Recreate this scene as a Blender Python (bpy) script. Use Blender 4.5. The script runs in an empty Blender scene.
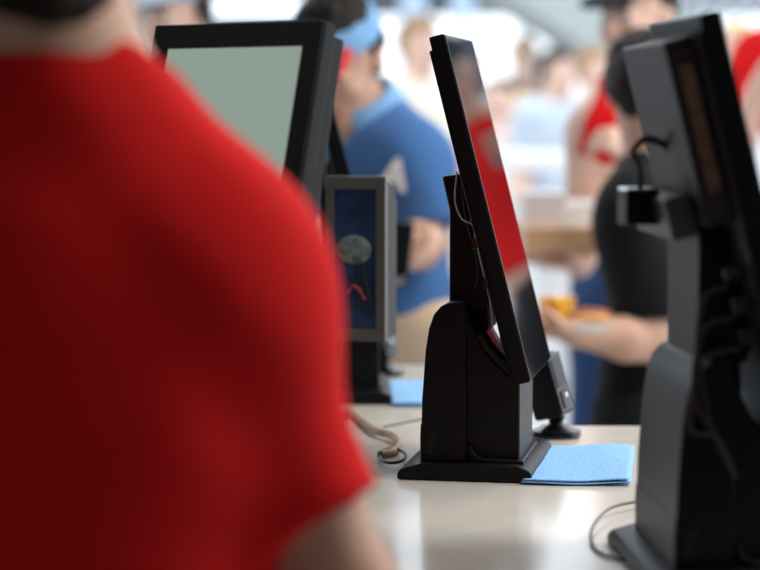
import bpy, bmesh, math, random
import numpy as np
from mathutils import Vector, Matrix

random.seed(7)
SC = bpy.context.scene
COL = SC.collection
PI = math.pi

# ------------------------------------------------------------------ camera
F_PX = 2111.0
HC = 1.32                       # camera height
ZT = 0.95                       # counter top height
PITCH = math.atan(175.0 / F_PX)
cam_d = bpy.data.cameras.new('camera')
cam_d.sensor_width = 36.0
cam_d.lens = F_PX * 36.0 / 760.0
cam_d.clip_end = 200
cam_d.dof.use_dof = True
cam_d.dof.focus_distance = 2.10
cam_d.dof.aperture_fstop = 3.55
cam_d.dof.aperture_blades = 0
cam = bpy.data.objects.new('camera', cam_d)
cam.location = (0, 0, HC)
cam.rotation_euler = (PI / 2 - PITCH, 0, 0)
COL.objects.link(cam)
SC.camera = cam


def P(px, py, d):
    """photo position -> real place at distance d (m) along the room"""
    a = (px - 380.0) / F_PX
    b = -(py - 285.0) / F_PX
    dy = math.cos(PITCH) + b * math.sin(PITCH)
    dz = -math.sin(PITCH) + b * math.cos(PITCH)
    s = d / dy
    return Vector((a * s, d, HC + dz * s))


# ------------------------------------------------------------------ materials
MATS = {}


def mat(name, col, rough=0.5, metal=0.0, spec=0.5, emit=None, es=0.0, noise=None, bump=None, coat=0.0, sheen=0.0):
    if name in MATS:
        return MATS[name]
    m = bpy.data.materials.new(name)
    m.use_nodes = True
    nt = m.node_tree
    b = nt.nodes['Principled BSDF']
    b.inputs['Base Color'].default_value = (*col, 1)
    b.inputs['Roughness'].default_value = rough
    b.inputs['Metallic'].default_value = metal
    b.inputs['Specular IOR Level'].default_value = spec
    if coat:
        b.inputs['Coat Weight'].default_value = coat
        b.inputs['Coat Roughness'].default_value = 0.05
    if sheen:
        b.inputs['Sheen Weight'].default_value = sheen
        b.inputs['Sheen Roughness'].default_value = 0.5
    if emit:
        b.inputs['Emission Color'].default_value = (*emit, 1)
        b.inputs['Emission Strength'].default_value = es
    tc = nt.nodes.new('ShaderNodeTexCoord')
    if noise:
        scale, amt = noise
        n = nt.nodes.new('ShaderNodeTexNoise')
        n.inputs['Scale'].default_value = scale
        n.inputs['Detail'].default_value = 4
        nt.links.new(tc.outputs['Object'], n.inputs['Vector'])
        mr = nt.nodes.new('ShaderNodeMapRange')
        mr.inputs['From Min'].default_value = 0.3
        mr.inputs['From Max'].default_value = 0.7
        mr.inputs['To Min'].default_value = 1 - amt
        mr.inputs['To Max'].default_value = 1 + amt
        nt.links.new(n.outputs['Fac'], mr.inputs['Value'])
        mx = nt.nodes.new('ShaderNodeVectorMath')
        mx.operation = 'SCALE'
        mx.inputs[0].default_value = col
        nt.links.new(mr.outputs['Result'], mx.inputs['Scale'])
        nt.links.new(mx.outputs['Vector'], b.inputs['Base Color'])
    if bump:
        scale, st = bump
        n2 = nt.nodes.new('ShaderNodeTexNoise')
        n2.inputs['Scale'].default_value = scale
        n2.inputs['Detail'].default_value = 3
        nt.links.new(tc.outputs['Object'], n2.inputs['Vector'])
        bp = nt.nodes.new('ShaderNodeBump')
        bp.inputs['Strength'].default_value = st
        bp.inputs['Distance'].default_value = 0.002
        nt.links.new(n2.outputs['Fac'], bp.inputs['Height'])
        nt.links.new(bp.outputs['Normal'], b.inputs['Normal'])
    MATS[name] = m
    return m


def cloth(name, col, **kw):
    return mat(name, col, rough=0.9, spec=kw.get('spec', 0.12), noise=(14, 0.06), bump=(260, 0.25), sheen=kw.get('sheen', 0.08))


BLACK = mat('black_plastic', (0.0055, 0.0065, 0.008), 0.42, spec=0.14, bump=(1400, 0.12), noise=(30, 0.1))
BLACK_SMOOTH = mat('smooth_black_plastic', (0.006, 0.006, 0.007), 0.22, noise=(30, .1))
GREY_PL = mat('charcoal_plastic', (0.016, 0.019, 0.023), 0.5, spec=0.2, bump=(1400, 0.12), noise=(30, 0.08))
SCAN_GLASS = mat('scan_window_glass', (0.01, 0.01, 0.012), 0.15, spec=0.3, noise=(18, 0.2))
GLASS_BLK = mat('black_screen_glass', (0.004, 0.005, 0.007), 0.035, spec=1.0, noise=(18, 0.2))
LIT_SCREEN = mat('lit_display', (0.02, 0.025, 0.022), 0.25, emit=(0.52, 0.66, 0.57), es=0.50, noise=(3, 0.05))
RUBBER = mat('black_rubber', (0.01, 0.01, 0.011), 0.6, noise=(60, 0.1))
METAL = mat('brushed_metal', (0.55, 0.56, 0.58), 0.3, metal=1.0, noise=(50, 0.05))
BEIGE_CORD = mat('beige_cord', (0.42, 0.265, 0.175), 0.55, noise=(90, 0.12))
GREY_CORD = mat('grey_cord', (0.10, 0.105, 0.11), 0.45, noise=(90, 0.1))
VENT = mat('brown_vent', (0.12, 0.08, 0.052), 0.6, noise=(55, 0.35))


def quartz():
    m = mat('cream_quartz', (0.74, 0.70, 0.645), 0.16, spec=0.5)
    nt = m.node_tree
    b = nt.nodes['Principled BSDF']
    tc = nt.nodes.new('ShaderNodeTexCoord')
    n = nt.nodes.new('ShaderNodeTexNoise')
    n.inputs['Scale'].default_value = 5
    n.inputs['Detail'].default_value = 8
    n.inputs['Distortion'].default_value = 1.6
    nt.links.new(tc.outputs['Object'], n.inputs['Vector'])
    r = nt.nodes.new('ShaderNodeValToRGB')
    e = r.color_ramp.elements
    e[0].position, e[0].color = 0.36, (0.72, 0.655, 0.585, 1)
    e[1].position, e[1].color = 0.66, (0.75, 0.71, 0.655, 1)
    k = r.color_ramp.elements.new(0.5)
    k.color = (0.69, 0.66, 0.60, 1)
    nt.links.new(n.outputs['Fac'], r.inputs['Fac'])
    v = nt.nodes.new('ShaderNodeTexNoise')
    v.inputs['Scale'].default_value = 420
    nt.links.new(tc.outputs['Object'], v.inputs['Vector'])
    mr = nt.nodes.new('ShaderNodeMapRange')
    mr.inputs['From Min'].default_value = 0.35
    mr.inputs['From Max'].default_value = 0.6
    mr.inputs['To Min'].default_value = 0.93
    mr.inputs['To Max'].default_value = 1.0
    nt.links.new(v.outputs['Fac'], mr.inputs['Value'])
    mx = nt.nodes.new('ShaderNodeVectorMath')
    mx.operation = 'SCALE'
    nt.links.new(r.outputs['Color'], mx.inputs[0])
    nt.links.new(mr.outputs['Result'], mx.inputs['Scale'])
    nt.links.new(mx.outputs['Vector'], b.inputs['Base Color'])
    return m


def towel_mat():
    m = mat('blue_wipe', (0.16, 0.52, 0.86), 0.8, spec=0.15)
    nt = m.node_tree
    b = nt.nodes['Principled BSDF']
    tc = nt.nodes.new('ShaderNodeTexCoord')
    w = nt.nodes.new('ShaderNodeTexVoronoi')
    w.inputs['Scale'].default_value = 260
    nt.links.new(tc.outputs['Object'], w.inputs['Vector'])
    r = nt.nodes.new('ShaderNodeValToRGB')
    e = r.color_ramp.elements
    e[0].position, e[0].color = 0.1, (0.36, 0.63, 0.95, 1)
    e[1].position, e[1].color = 0.6, (0.24, 0.50, 0.90, 1)
    nt.links.new(w.outputs['Distance'], r.inputs['Fac'])
    nt.links.new(r.outputs['Color'], b.inputs['Base Color'])
    bp = nt.nodes.new('ShaderNodeBump')
    bp.inputs['Strength'].default_value = 0.4
    bp.inputs['Distance'].default_value = 0.001
    nt.links.new(w.outputs['Distance'], bp.inputs['Height'])
    nt.links.new(bp.outputs['Normal'], b.inputs['Normal'])
    return m


QUARTZ = quartz()
TOWEL = towel_mat()
EYE = mat('dark_eye', (0.03, 0.02, 0.015), 0.2)
EYEW = mat('eye_white', (0.8, 0.78, 0.75), 0.3)
LIP = mat('lips', (0.50, 0.20, 0.17), 0.5)


def skin(name, col):
    m = mat('skin_' + name, col, 0.5, spec=0.35, noise=(22, 0.08))
    m.node_tree.nodes['Principled BSDF'].inputs['Subsurface Weight'].default_value = 0.08
    m.node_tree.nodes['Principled BSDF'].inputs['Subsurface Radius'].default_value = (0.01, 0.004, 0.002)
    return m


def hairm(name, col):
    return mat('hair_' + name, col, 0.6, spec=0.2, noise=(70, 0.35), bump=(120, 0.6))


# ------------------------------------------------------------------ mesh helpers
def link(name, me, m=None, parent=None, loc=None):
    o = bpy.data.objects.new(name, me)
    COL.objects.link(o)
    if m is not None and me is not None and len(me.materials) == 0:
        for k in (m if isinstance(m, (list, tuple)) else [m]):
            me.materials.append(k)
    if parent is not None:
        o.parent = parent
    if loc is not None:
        o.location = loc
    return o


def obj(name, bm, m, parent=None, smooth=True, angle=35, loc=None):
    me = bpy.data.meshes.new(name)
    bmesh.ops.recalc_face_normals(bm, faces=bm.faces)
    bm.to_mesh(me)
    bm.free()
    if smooth:
        me.polygons.foreach_set('use_smooth', [True] * len(me.polygons))
        me.set_sharp_from_angle(angle=math.radians(angle))
    o = link(name, me, m, parent, loc)
    if smooth:
        w_ = o.modifiers.new('normals', 'WEIGHTED_NORMAL')
        w_.keep_sharp = True
        w_.weight = 100
    return o


def tag(o, label=None, cat=None, group=None, kind=None):
    if label: o['label'] = label
    if cat: o['category'] = cat
    if group: o['group'] = group
    if kind: o['kind'] = kind
    return o


def thing(name, label, cat, loc=(0, 0, 0), rz=0, group=None):
    o = bpy.data.objects.new(name, None)
    o.empty_display_size = 0.05
    o.location = loc
    o.rotation_euler = (0, 0, rz)
    COL.objects.link(o)
    return tag(o, label, cat, group)


def struct(name, bm, m, label=None, **k):
    o = obj(name, bm, m, **k)
    o['kind'] = 'structure'
    if label: o['label'] = label
    return o


def copy_tree(o, parent=None):
    c = o.copy()
    COL.objects.link(c)
    c.parent = parent
    for ch in o.children:
        copy_tree(ch, c)
    return c


def merge(bm, src):
    me = bpy.data.meshes.new('tmp')
    src.to_mesh(me)
    src.free()
    bm.from_mesh(me)
    bpy.data.meshes.remove(me)


def box(bm, c, s, rot=None, bev=0.0, seg=2, taper=None):
    t = bmesh.new()
    bmesh.ops.create_cube(t, size=1)
    for v in t.verts:
        v.co = Vector((v.co.x * s[0], v.co.y * s[1], v.co.z * s[2]))
        if taper and v.co.z > 0:
            v.co.x *= taper
            v.co.y *= taper
    if bev:
        bmesh.ops.bevel(t, geom=t.edges[:] + t.verts[:], offset=bev, segments=seg, profile=0.5, affect='EDGES')
    M = Matrix.Translation(Vector(c))
    if rot is not None:
        M = M @ (rot if isinstance(rot, Matrix) else Matrix.Rotation(rot, 4, 'Z'))
    bmesh.ops.transform(t, matrix=M, verts=t.verts)
    merge(bm, t)


def prism(bm, prof, y0, y1, bev=0.0, seg=3, M=None):
    """profile in (x,z), extruded along y"""
    t = bmesh.new()
    a = [t.verts.new((x, y0, z)) for x, z in prof]
    b = [t.verts.new((x, y1, z)) for x, z in prof]
    t.faces.new(a)
    t.faces.new(b[::-1])
    n = len(prof)
    for i in range(n):
        j = (i + 1) % n
        t.faces.new((a[j], a[i], b[i], b[j]))
    bmesh.ops.recalc_face_normals(t, faces=t.faces)
    if bev:
        es = [e for e in t.edges if e.calc_face_angle(0) > 0.5]
        bmesh.ops.bevel(t, geom=es, offset=bev, segments=seg, profile=0.5, affect='EDGES', clamp_overlap=True)
    if M is not None:
        bmesh.ops.transform(t, matrix=M, verts=t.verts)
    merge(bm, t)


def catmull(pts, n=8):
    pts = [Vector(p) for p in pts]
    out = []
    for i in range(len(pts) - 1):
        p0 = pts[max(i - 1, 0)]; p1 = pts[i]; p2 = pts[i + 1]; p3 = pts[min(i + 2, len(pts) - 1)]
        for k in range(n):
            t = k / n
            out.append(0.5 * ((2 * p1) + (p2 - p0) * t + (2 * p0 - 5 * p1 + 4 * p2 - p3) * t * t + (3 * p1 - p0 - 3 * p2 + p3) * t ** 3))
    out.append(pts[-1])
    return out


def tube(bm, pts, r, sides=8, smooth=8):
    pts = catmull(pts, smooth) if smooth else [Vector(p) for p in pts]
    rings = []
    up = Vector((0.13, 0.21, 1)).normalized()
    for i, p in enumerate(pts):
        d = (pts[min(i + 1, len(pts) - 1)] - pts[max(i - 1, 0)]).normalized()
        s = d.cross(up)
        if s.length < 1e-3: s = d.cross(Vector((1, 0, 0)))
        s.normalize()
        up = s.cross(d).normalized()
        rr = r(i / (len(pts) - 1)) if callable(r) else r
        rings.append([bm.verts.new(p + rr * (math.cos(2 * PI * k / sides) * s + math.sin(2 * PI * k / sides) * up)) for k in range(sides)])
    for a, b in zip(rings, rings[1:]):
        for k in range(sides):
            bm.faces.new((a[k], a[(k + 1) % sides], b[(k + 1) % sides], b[k]))
    bm.faces.new(rings[0][::-1])
    bm.faces.new(rings[-1])


def lathe(bm, prof, c=(0, 0, 0), n=32, sx=1, sy=1):
    rings = []
    for r, z in prof:
        if r < 1e-6:
            rings.append([bm.verts.new((c[0], c[1], c[2] + z))])
        else:
            rings.append([bm.verts.new((c[0] + sx * r * math.cos(2 * PI * k / n), c[1] + sy * r * math.sin(2 * PI * k / n), c[2] + z)) for k in range(n)])
    for a, b in zip(rings, rings[1:]):
        for k in range(n):
            k2 = (k + 1) % n
            if len(a) == 1 and len(b) == 1: continue
            if len(a) == 1: bm.faces.new((a[0], b[k2], b[k]))
            elif len(b) == 1: bm.faces.new((a[k], a[k2], b[0]))
            else: bm.faces.new((a[k], a[k2], b[k2], b[k]))


# ------------------------------------------------------------------ signed-distance bodies
def V(a): return np.array(a, dtype=float)


class Field:
    def __init__(s, lo, hi, h):
        s.h = h
        s.lo = V(lo)
        n = np.ceil((V(hi) - s.lo) / h).astype(int) + 1
        s.n = n
        s.F = np.full(n, 0.5, dtype=np.float32)
        s.ax = [s.lo[i] + h * np.arange(n[i]) for i in range(3)]

    def sub(s, lo, hi):
        i0 = np.clip(np.floor((V(lo) - s.lo) / s.h).astype(int), 0, s.n)
        i1 = np.clip(np.ceil((V(hi) - s.lo) / s.h).astype(int) + 1, 0, s.n)
        sl = tuple(slice(a, b) for a, b in zip(i0, i1))
        X = s.ax[0][sl[0]][:, None, None]; Y = s.ax[1][sl[1]][None, :, None]; Z = s.ax[2][sl[2]][None, None, :]
        return sl, X, Y, Z

    def put(s, sl, d, k, mode='add'):
        A = s.F[sl]
        if A.size == 0: return
        if mode == 'add':
            if k > 0:
                h = np.clip(0.5 + 0.5 * (d - A) / k, 0, 1)
                R = d * (1 - h) + A * h - k * h * (1 - h)
            else: R = np.minimum(A, d)
        else:
            e = -d
            if k > 0:
                h = np.clip(0.5 - 0.5 * (e - A) / k, 0, 1)
                R = e * (1 - h) + A * h + k * h * (1 - h)
            else: R = np.maximum(A, e)
        s.F[sl] = R

    def cone(s, a, b, ra, rb, k=0.02, flat=None, fs=1.0, cutb=False, cuta=False, mode='add'):
        a = V(a); b = V(b)
        m = 3 * s.h + k + 0.01
        R = max(ra, rb)
        sl, X, Y, Z = s.sub(np.minimum(a, b) - R - m, np.maximum(a, b) + R + m)
        ab = b - a
        L2 = max(float(ab @ ab), 1e-9)
        tr = ((X - a[0]) * ab[0] + (Y - a[1]) * ab[1] + (Z - a[2]) * ab[2]) / L2
        t = np.clip(tr, 0, 1)
        qx = X - a[0] - t * ab[0]; qy = Y - a[1] - t * ab[1]; qz = Z - a[2] - t * ab[2]
        if flat is not None:
            e = V(flat); e = e / np.linalg.norm(e)
            q = (qx * e[0] + qy * e[1] + qz * e[2]) * (fs - 1)
            qx = qx + q * e[0]; qy = qy + q * e[1]; qz = qz + q * e[2]
        d = np.sqrt(qx * qx + qy * qy + qz * qz) - (ra + (rb - ra) * t)
        if flat is not None: d = d / (1 + 0.5 * (fs - 1))
        if cutb: d = np.maximum(d, (tr - 1) * math.sqrt(L2))
        if cuta: d = np.maximum(d, -tr * math.sqrt(L2))
        s.put(sl, d, k, mode)

    def ell(s, c, ax, r, k=0.02, mode='add', keep=None, shell=None):
        """ax: three unit axes; keep(u,v,w) -> extra distance to intersect"""
        c = V(c)
        m = 3 * s.h + k + 0.01
        R = max(r)
        sl, X, Y, Z = s.sub(c - R - m, c + R + m)
        x = X - c[0]; y = Y - c[1]; z = Z - c[2]
        q = [x * e[0] + y * e[1] + z * e[2] for e in ax]
        k0 = np.sqrt(sum((q[i] / r[i]) ** 2 for i in range(3)))
        k1 = np.sqrt(sum((q[i] / r[i] ** 2) ** 2 for i in range(3))) + 1e-9
        d = k0 * (k0 - 1) / k1
        if keep is not None: d = np.maximum(d, keep(*q))
        s.put(sl, d, k, mode)

    def wobble(s, amp, freq, seed=0):
        rs = np.random.RandomState(seed)
        X = s.ax[0][:, None, None]; Y = s.ax[1][None, :, None]; Z = s.ax[2][None, None, :]
        W = 0
        for i in range(5):
            d = rs.normal(size=3); d /= np.linalg.norm(d)
            e = rs.normal(size=3); e /= np.linalg.norm(e)
            f = freq * rs.uniform(0.6, 1.7)
            ph = rs.uniform(0, 6.28)
            W = W + np.sin(f * (d[0] * X + d[1] * Y + d[2] * Z) + ph + 1.3 * np.sin(0.6 * f * (e[0] * X + e[1] * Y + e[2] * Z))) / 5
        s.F += (amp * 2 * W).astype(np.float32)

    def cut(s, p, n):
        n = V(n); n /= np.linalg.norm(n)
        X = s.ax[0][:, None, None]; Y = s.ax[1][None, :, None]; Z = s.ax[2][None, None, :]
        d = (X - p[0]) * n[0] + (Y - p[1]) * n[1] + (Z - p[2]) * n[2]
        s.F = np.maximum(s.F, d.astype(np.float32))

    def mesh(s, name, mats, parent=None, classify=None):
        F = s.F
        F[0] = 0.5; F[-1] = 0.5; F[:, 0] = 0.5; F[:, -1] = 0.5; F[:, :, 0] = 0.5; F[:, :, -1] = 0.5
        S = (F < 0)
        n = F.shape
        cnt = np.zeros([k - 1 for k in n], dtype=np.int8)
        corners = [(i, j, k) for i in (0, 1) for j in (0, 1) for k in (0, 1)]
        for i, j, k in corners:
            cnt += S[i:n[0] - 1 + i, j:n[1] - 1 + j, k:n[2] - 1 + k]
        act = (cnt > 0) & (cnt < 8)
        I = np.argwhere(act)
        idx = np.full(act.shape, -1, dtype=np.int64)
        idx[act] = np.arange(len(I))
        val = {c: F[I[:, 0] + c[0], I[:, 1] + c[1], I[:, 2] + c[2]] for c in corners}
        acc = np.zeros((len(I), 3)); w = np.zeros(len(I))
        for a in corners:
            for ax in range(3):
                if a[ax] == 0:
                    b = list(a); b[ax] = 1; b = tuple(b)
                    va, vb = val[a], val[b]
                    x = (va < 0) != (vb < 0)
                    t = np.where(x, va / np.where(np.abs(va - vb) < 1e-9, 1, va - vb), 0)
                    p = np.tile(V(a), (len(I), 1)); p[:, ax] += t
                    acc += p * x[:, None]; w += x
        pts = s.lo + s.h * (I + acc / w[:, None])
        faces = []
        for ax in range(3):
            o1, o2 = (ax + 1) % 3, (ax + 2) % 3
            lo_ = [slice(1, -1)] * 3; lo_[ax] = slice(0, -1)
            hi_ = [slice(1, -1)] * 3; hi_[ax] = slice(1, None)
            A = S[tuple(lo_)]; B = S[tuple(hi_)]
            for sgn in (0, 1):
                E = np.argwhere((A & ~B) if sgn == 0 else (~A & B))
                if len(E) == 0: continue
                E = E + 1
                E[:, ax] -= 1
                q = []
                for d1, d2 in ((0, 0), (-1, 0), (-1, -1), (0, -1)):
                    C = E.copy(); C[:, o1] += d1; C[:, o2] += d2
                    q.append(idx[C[:, 0], C[:, 1], C[:, 2]])
                q = np.stack(q, 1)
                faces.append(q if sgn == 0 else q[:, ::-1])
        faces = np.concatenate(faces)
        me = bpy.data.meshes.new(name)
        me.from_pydata(pts.tolist(), [], faces.tolist())
        me.polygons.foreach_set('use_smooth', [True] * len(me.polygons))
        mats = mats if isinstance(mats, (list, tuple)) else [mats]
        for m in mats: me.materials.append(m)
        if classify is not None:
            fc = pts[faces].mean(1)
            me.polygons.foreach_set('material_index', classify(fc).astype(np.int32).tolist())
        me.validate()
        o = bpy.data.objects.new(name, me)
        COL.objects.link(o)
        if parent is not None:
            o.parent = parent
            o.matrix_parent_inverse = Matrix.Translation(-parent.location)
        return o


def unit(v):
    v = V(v)
    return v / np.linalg.norm(v)


def stand_pose(x, y, H, yaw, arms=('down', 'down'), girth=1.0, head_turn=0.0, head_tilt=0.0):
    """joints of a standing figure; yaw 0 = facing the camera (-Y); figure's left is +X then"""
    f = V((math.sin(yaw), -math.cos(yaw), 0))
    l = V((math.cos(yaw), math.sin(yaw), 0))
    o = V((x, y, 0))
    def at(a, b, z): return o + l * a * H * girth + f * b * H + V((0, 0, z * H))
    J = dict(neck=at(0, -.008, .835), chest=at(0, 0, .73), waist=at(0, .005, .61), pelvis=at(0, 0, .53))
    for s, n in ((1, 'L'), (-1, 'R')):
        J['sh' + n] = at(s * .108, -.005, .808)
        J['hip' + n] = at(s * .052, 0, .51)
        J['kn' + n] = at(s * .055, .012, .28)
        J['an' + n] = at(s * .058, -.015, .045)
        mode = arms[0] if n == 'L' else arms[1]
        if mode == 'down':
            J['el' + n] = at(s * .135, -.015, .632); J['wr' + n] = at(s * .14, .03, .49)
        elif mode == 'bent':
            J['el' + n] = at(s * .135, -.01, .635); J['wr' + n] = at(s * .07, .13, .63)
        elif mode == 'up':
            J['el' + n] = at(s * .14, .05, .66); J['wr' + n] = at(s * .07, .10, .79)
    hf = V((math.sin(yaw + head_turn), -math.cos(yaw + head_turn), 0))
    hf = unit(hf * math.cos(head_tilt) - V((0, 0, 1)) * math.sin(head_tilt))
    J['head'] = at(0, .006, .925)
    J['f'] = f; J['l'] = l; J['hf'] = hf
    return J


def person(name, label, J, H=1.7, h=0.008, skin_m=None, hair=None, shirt=None, pants=None, shoes=None, hat=None, group=None,
           sleeve=0.85, girth=1.0, hands=None, hair_len='short', shirt_hem=0.49, folds=0.003, hair_noise=0.004, pant_len=1.0, waist=0.515, collar=None, hair_puff=0.0, sleeve_r=0.018, neck_open=0.0, arm_r=1.0, tank=False, neck_tilt=0.0, vneck=0.0, nape=0.0, hair_nape=False):
    g = girth
    s = H / 1.75
    J = {k: V(v) for k, v in J.items()}
    f, l = unit(J['f']), unit(J['l'])
    up = V((0, 0, 1))
    base = (J['anL'] + J['anR']) / 2
    root = thing(name, label, 'person', (base[0], base[1], 0), 0, group)
    allp = np.array([v for k, v in J.items() if k not in ('f', 'l', 'hf')])
    lo = allp.min(0) - 0.26; hi = allp.max(0) + 0.26
    lo[2] = -0.005
    B = Field(lo, hi, h)

    def torso(T, e, k=0.04):
        ne, ch, wa, pe = J['neck'], J['chest'], J['waist'], J['pelvis']
        T.cone(ch + up * .045 * s, wa, .132 * s * g + e, .118 * s * g + e, k, flat=f, fs=1.38)
        T.cone(wa, pe, .120 * s * g + e, .138 * s * g + e, k, flat=f, fs=1.3)
        T.cone(J['shL'] - l * .03 * s, J['shR'] + l * .03 * s, .058 * s + e, .058 * s + e, k)
        for n in 'LR':
            T.cone(ne + up * .025 * s, J['sh' + n], .046 * s + e * .7, .046 * s + e, k)
            T.cone(J['sh' + n] - up * .04 * s, ch - up * .02 * s + (J['sh' + n] - ne) * .35, .05 * s + e, .06 * s + e, k)
    torso(B, 0)
    # neck and head
    hc = J['head']; hf = unit(J['hf'])
    hr = unit(np.cross(hf, up)); hu = np.cross(hr, hf)
    A = (hr, hf, hu)
    B.cone(J['neck'] - up * .02 * s, hc - hu * .055 * s - hf * .02 * s, .058 * s, .053 * s, .03)

    def hp(a, b, c): return hc + s * (a * hr + b * hf + c * hu)
    B.ell(hp(0, -.012, .025), A, (.074 * s, .094 * s, .092 * s), .02)
    B.ell(hp(0, .022, -.045), A, (.056 * s, .064 * s, .070 * s), .03)
    B.cone(hp(-.012, .062, -.098), hp(.012, .062, -.098), .018 * s, .018 * s, .02)
    B.cone(hp(-.025, .076, .026), hp(.025, .076, .026), .013 * s, .013 * s, .015)
    for q in (-1, 1):
        B.ell(hp(q * .031, .098, .006), A, (.017 * s, .013 * s, .012 * s), .008, mode='sub')
        B.ell(hp(q * .031, .073, .006), A, (.0145 * s, .0145 * s, .0125 * s), .003)
        B.ell(hp(q * .076, -.008, -.005), A, (.011 * s, .019 * s, .032 * s), .006)
        B.ell(hp(q * .036, .062, -.025), A, (.02 * s, .02 * s, .018 * s), .02)
    B.cone(hp(0, .088, .008), hp(0, .106, -.024), .010 * s, .0135 * s, .012)
    B.cone(hp(-.018, .080, -.060), hp(.018, .080, -.060), .0085 * s, .0085 * s, .006)
    B.cone(hp(-.015, .079, -.070), hp(.015, .079, -.070), .0085 * s, .0085 * s, .006)
    # limbs
    hands = hands or {}
    for n in 'LR':
        sg = 1 if n == 'L' else -1
        sh, el, wr = J['sh' + n], J['el' + n], J['wr' + n]
        B.cone(sh, el, .050 * s * g * arm_r, .038 * s * g * arm_r, .03)
        B.cone(el, el * .65 + wr * .35, .039 * s * arm_r, .042 * s * arm_r, .02)
        B.cone(el * .65 + wr * .35, wr, .042 * s * arm_r, .027 * s * arm_r, .02)
        hd = hands.get(n, {})
        d = unit(hd.get('dir', wr - el))
        pn = hd.get('palm', None)
        if pn is None: pn = -l * sg + f * 0.3
        pn = V(pn); pn = unit(pn - d * (pn @ d))
        curl = hd.get('curl', 0.35)
        t = np.cross(d, pn)
        tside = 1.0 if (t @ f) >= 0 else -1.0
        if 'thumb' in hd: tside = 1.0 if (t @ V(hd['thumb'])) >= 0 else -1.0
        B.cone(wr + d * .018 * s, wr + d * .070 * s, .032 * s, .040 * s, .015, flat=pn, fs=2.2)
        for i in range(4):
            off = (i - 1.5) * .0225 * tside * s
            L = (.052, .074, .080, .070)[i] * s
            if True:
                p = wr + d * (.082 if 0 < i else .074) * s + t * off
                fan = unit(d + t * tside * (i - 1.5) * .07)
                ang = curl * 0.7
                for ph, (fr, r) in enumerate(((.45, .0095), (.30, .0085), (.25, .0078))):
                    dd = fan * math.cos(ang) + pn * math.sin(ang)
                    q = p + dd * L * fr
                    B.cone(p, q, r * s, r * s * .95, .004)
                    p = q; ang += curl
        tb = wr + d * .022 * s + t * tside * .026 * s
        td = unit(d * .65 + t * tside * .7 + pn * (.25 + .3 * curl))
        tm = tb + td * .042 * s
        te = tm + unit(td + d * .5 + pn * curl * .6 - t * tside * .3) * .034 * s
        B.cone(tb, tm, .014 * s, .0115 * s, .01)
        B.cone(tm, te, .0115 * s, .009 * s, .004)
        hip, kn, an = J['hip' + n], J['kn' + n], J['an' + n]
        B.cone(hip, kn, .082 * s * g, .056 * s * g, .03)
        cm = kn * .68 + an * .32 - f * .012 * s
        B.cone(kn, cm, .054 * s, .056 * s, .02)
        B.cone(cm, an, .056 * s, .036 * s, .02)
        B.cone(an - f * .03 * s - up * .03 * s, an + f * .13 * s - up * .045 * s, .034 * s, .028 * s, .02)
    e1 = [hp(q * .031, .087, .006) for q in (-1, 1)]
    lp = hp(0, .086, -.065)
    br = [hp(q * .031, .088, .03) for q in (-1, 1)]

    def cls(c):
        k = np.zeros(len(c))
        for e in e1:
            d = np.linalg.norm(c - e, axis=1)
            k[d < .012 * s] = 2
            k[d < .0065 * s] = 1
        q = c - lp
        k[(np.abs(q @ hr) < .023 * s) & (np.abs(q @ hu) < .010 * s) & ((q @ hf) > -.004 * s)] = 3
        for e in br:
            q = c - e
            k[(np.abs(q @ hr) < .02 * s) & (np.abs(q @ hu) < .0045 * s) & ((q @ hf) > -.02 * s)] = 4
        return k
    hm = hair if hair is not None else hairm('brown', (.05, .03, .02))
    B.mesh('body', [skin_m, EYE, EYEW, LIP, hm], root, cls)
    # hair
    zoom_lo = hc - .27 * s; zoom_hi = hc + .27 * s
    if hair is not None:
        T = Field(zoom_lo, zoom_hi, max(h * .7, .004))
        pf = hair_puff
        if hair_len == 'short':
            T.ell(hp(0, -.016, .03), A, ((.081 + pf) * s, (.099 + pf) * s, (.098 + pf) * s), 0,
                  keep=lambda a, b, c: np.maximum(np.minimum(b - .022 * s, .045 * s - c), np.maximum(-.10 * s - c, np.minimum(-.035 * s - c, b + .025 * s))))
        else:
            T.ell(hp(0, -.016, .03), A, (.084 * s, .102 * s, .100 * s), .01,
                  keep=lambda a, b, c: np.minimum(b - .022 * s, .045 * s - c))
            T.cone(hp(0, -.055, .0), hp(0, -.075, -.17), .075 * s, .06 * s, .03, flat=hf, fs=1.7)
        if hair_nape: T.cone(hp(0, -.036, -.01), hp(0, -.040, -.072), .066 * s, .044 * s, .02)
        if hair_noise: T.wobble(hair_noise, 170, 3)
        T.mesh('hair', hm, root)
    if hat:
        T = Field(zoom_lo, zoom_hi, max(h * .6, .004))
        kind, m1, m2 = hat
        if kind == 'cap':
            T.ell(hp(0, -.012, .04), A, (.087 * s, .106 * s, .098 * s), 0, keep=lambda a, b, c: .012 * s - c - .12 * np.maximum(-b, 0))
        else:
            T.ell(hp(0, -.012, .03), A, (.088 * s, .108 * s, .112 * s), 0, keep=lambda a, b, c: np.abs(c - .034 * s) - .022 * s)
        cap = T.mesh('cap_crown' if kind == 'cap' else 'visor_band', m1, root)
        T = Field(zoom_lo, zoom_hi, max(h * .6, .004))
        bu = unit(hu + hf * .25); bf = unit(hf - hu * .25)
        T.ell(hp(0, .095, .052), (hr, bf, bu), (.066 * s, .080 * s, .012 * s), 0, keep=lambda a, b, c: -b - .03 * s)
        T.mesh('cap_brim' if kind == 'cap' else 'visor_brim', m2, root)
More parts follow.
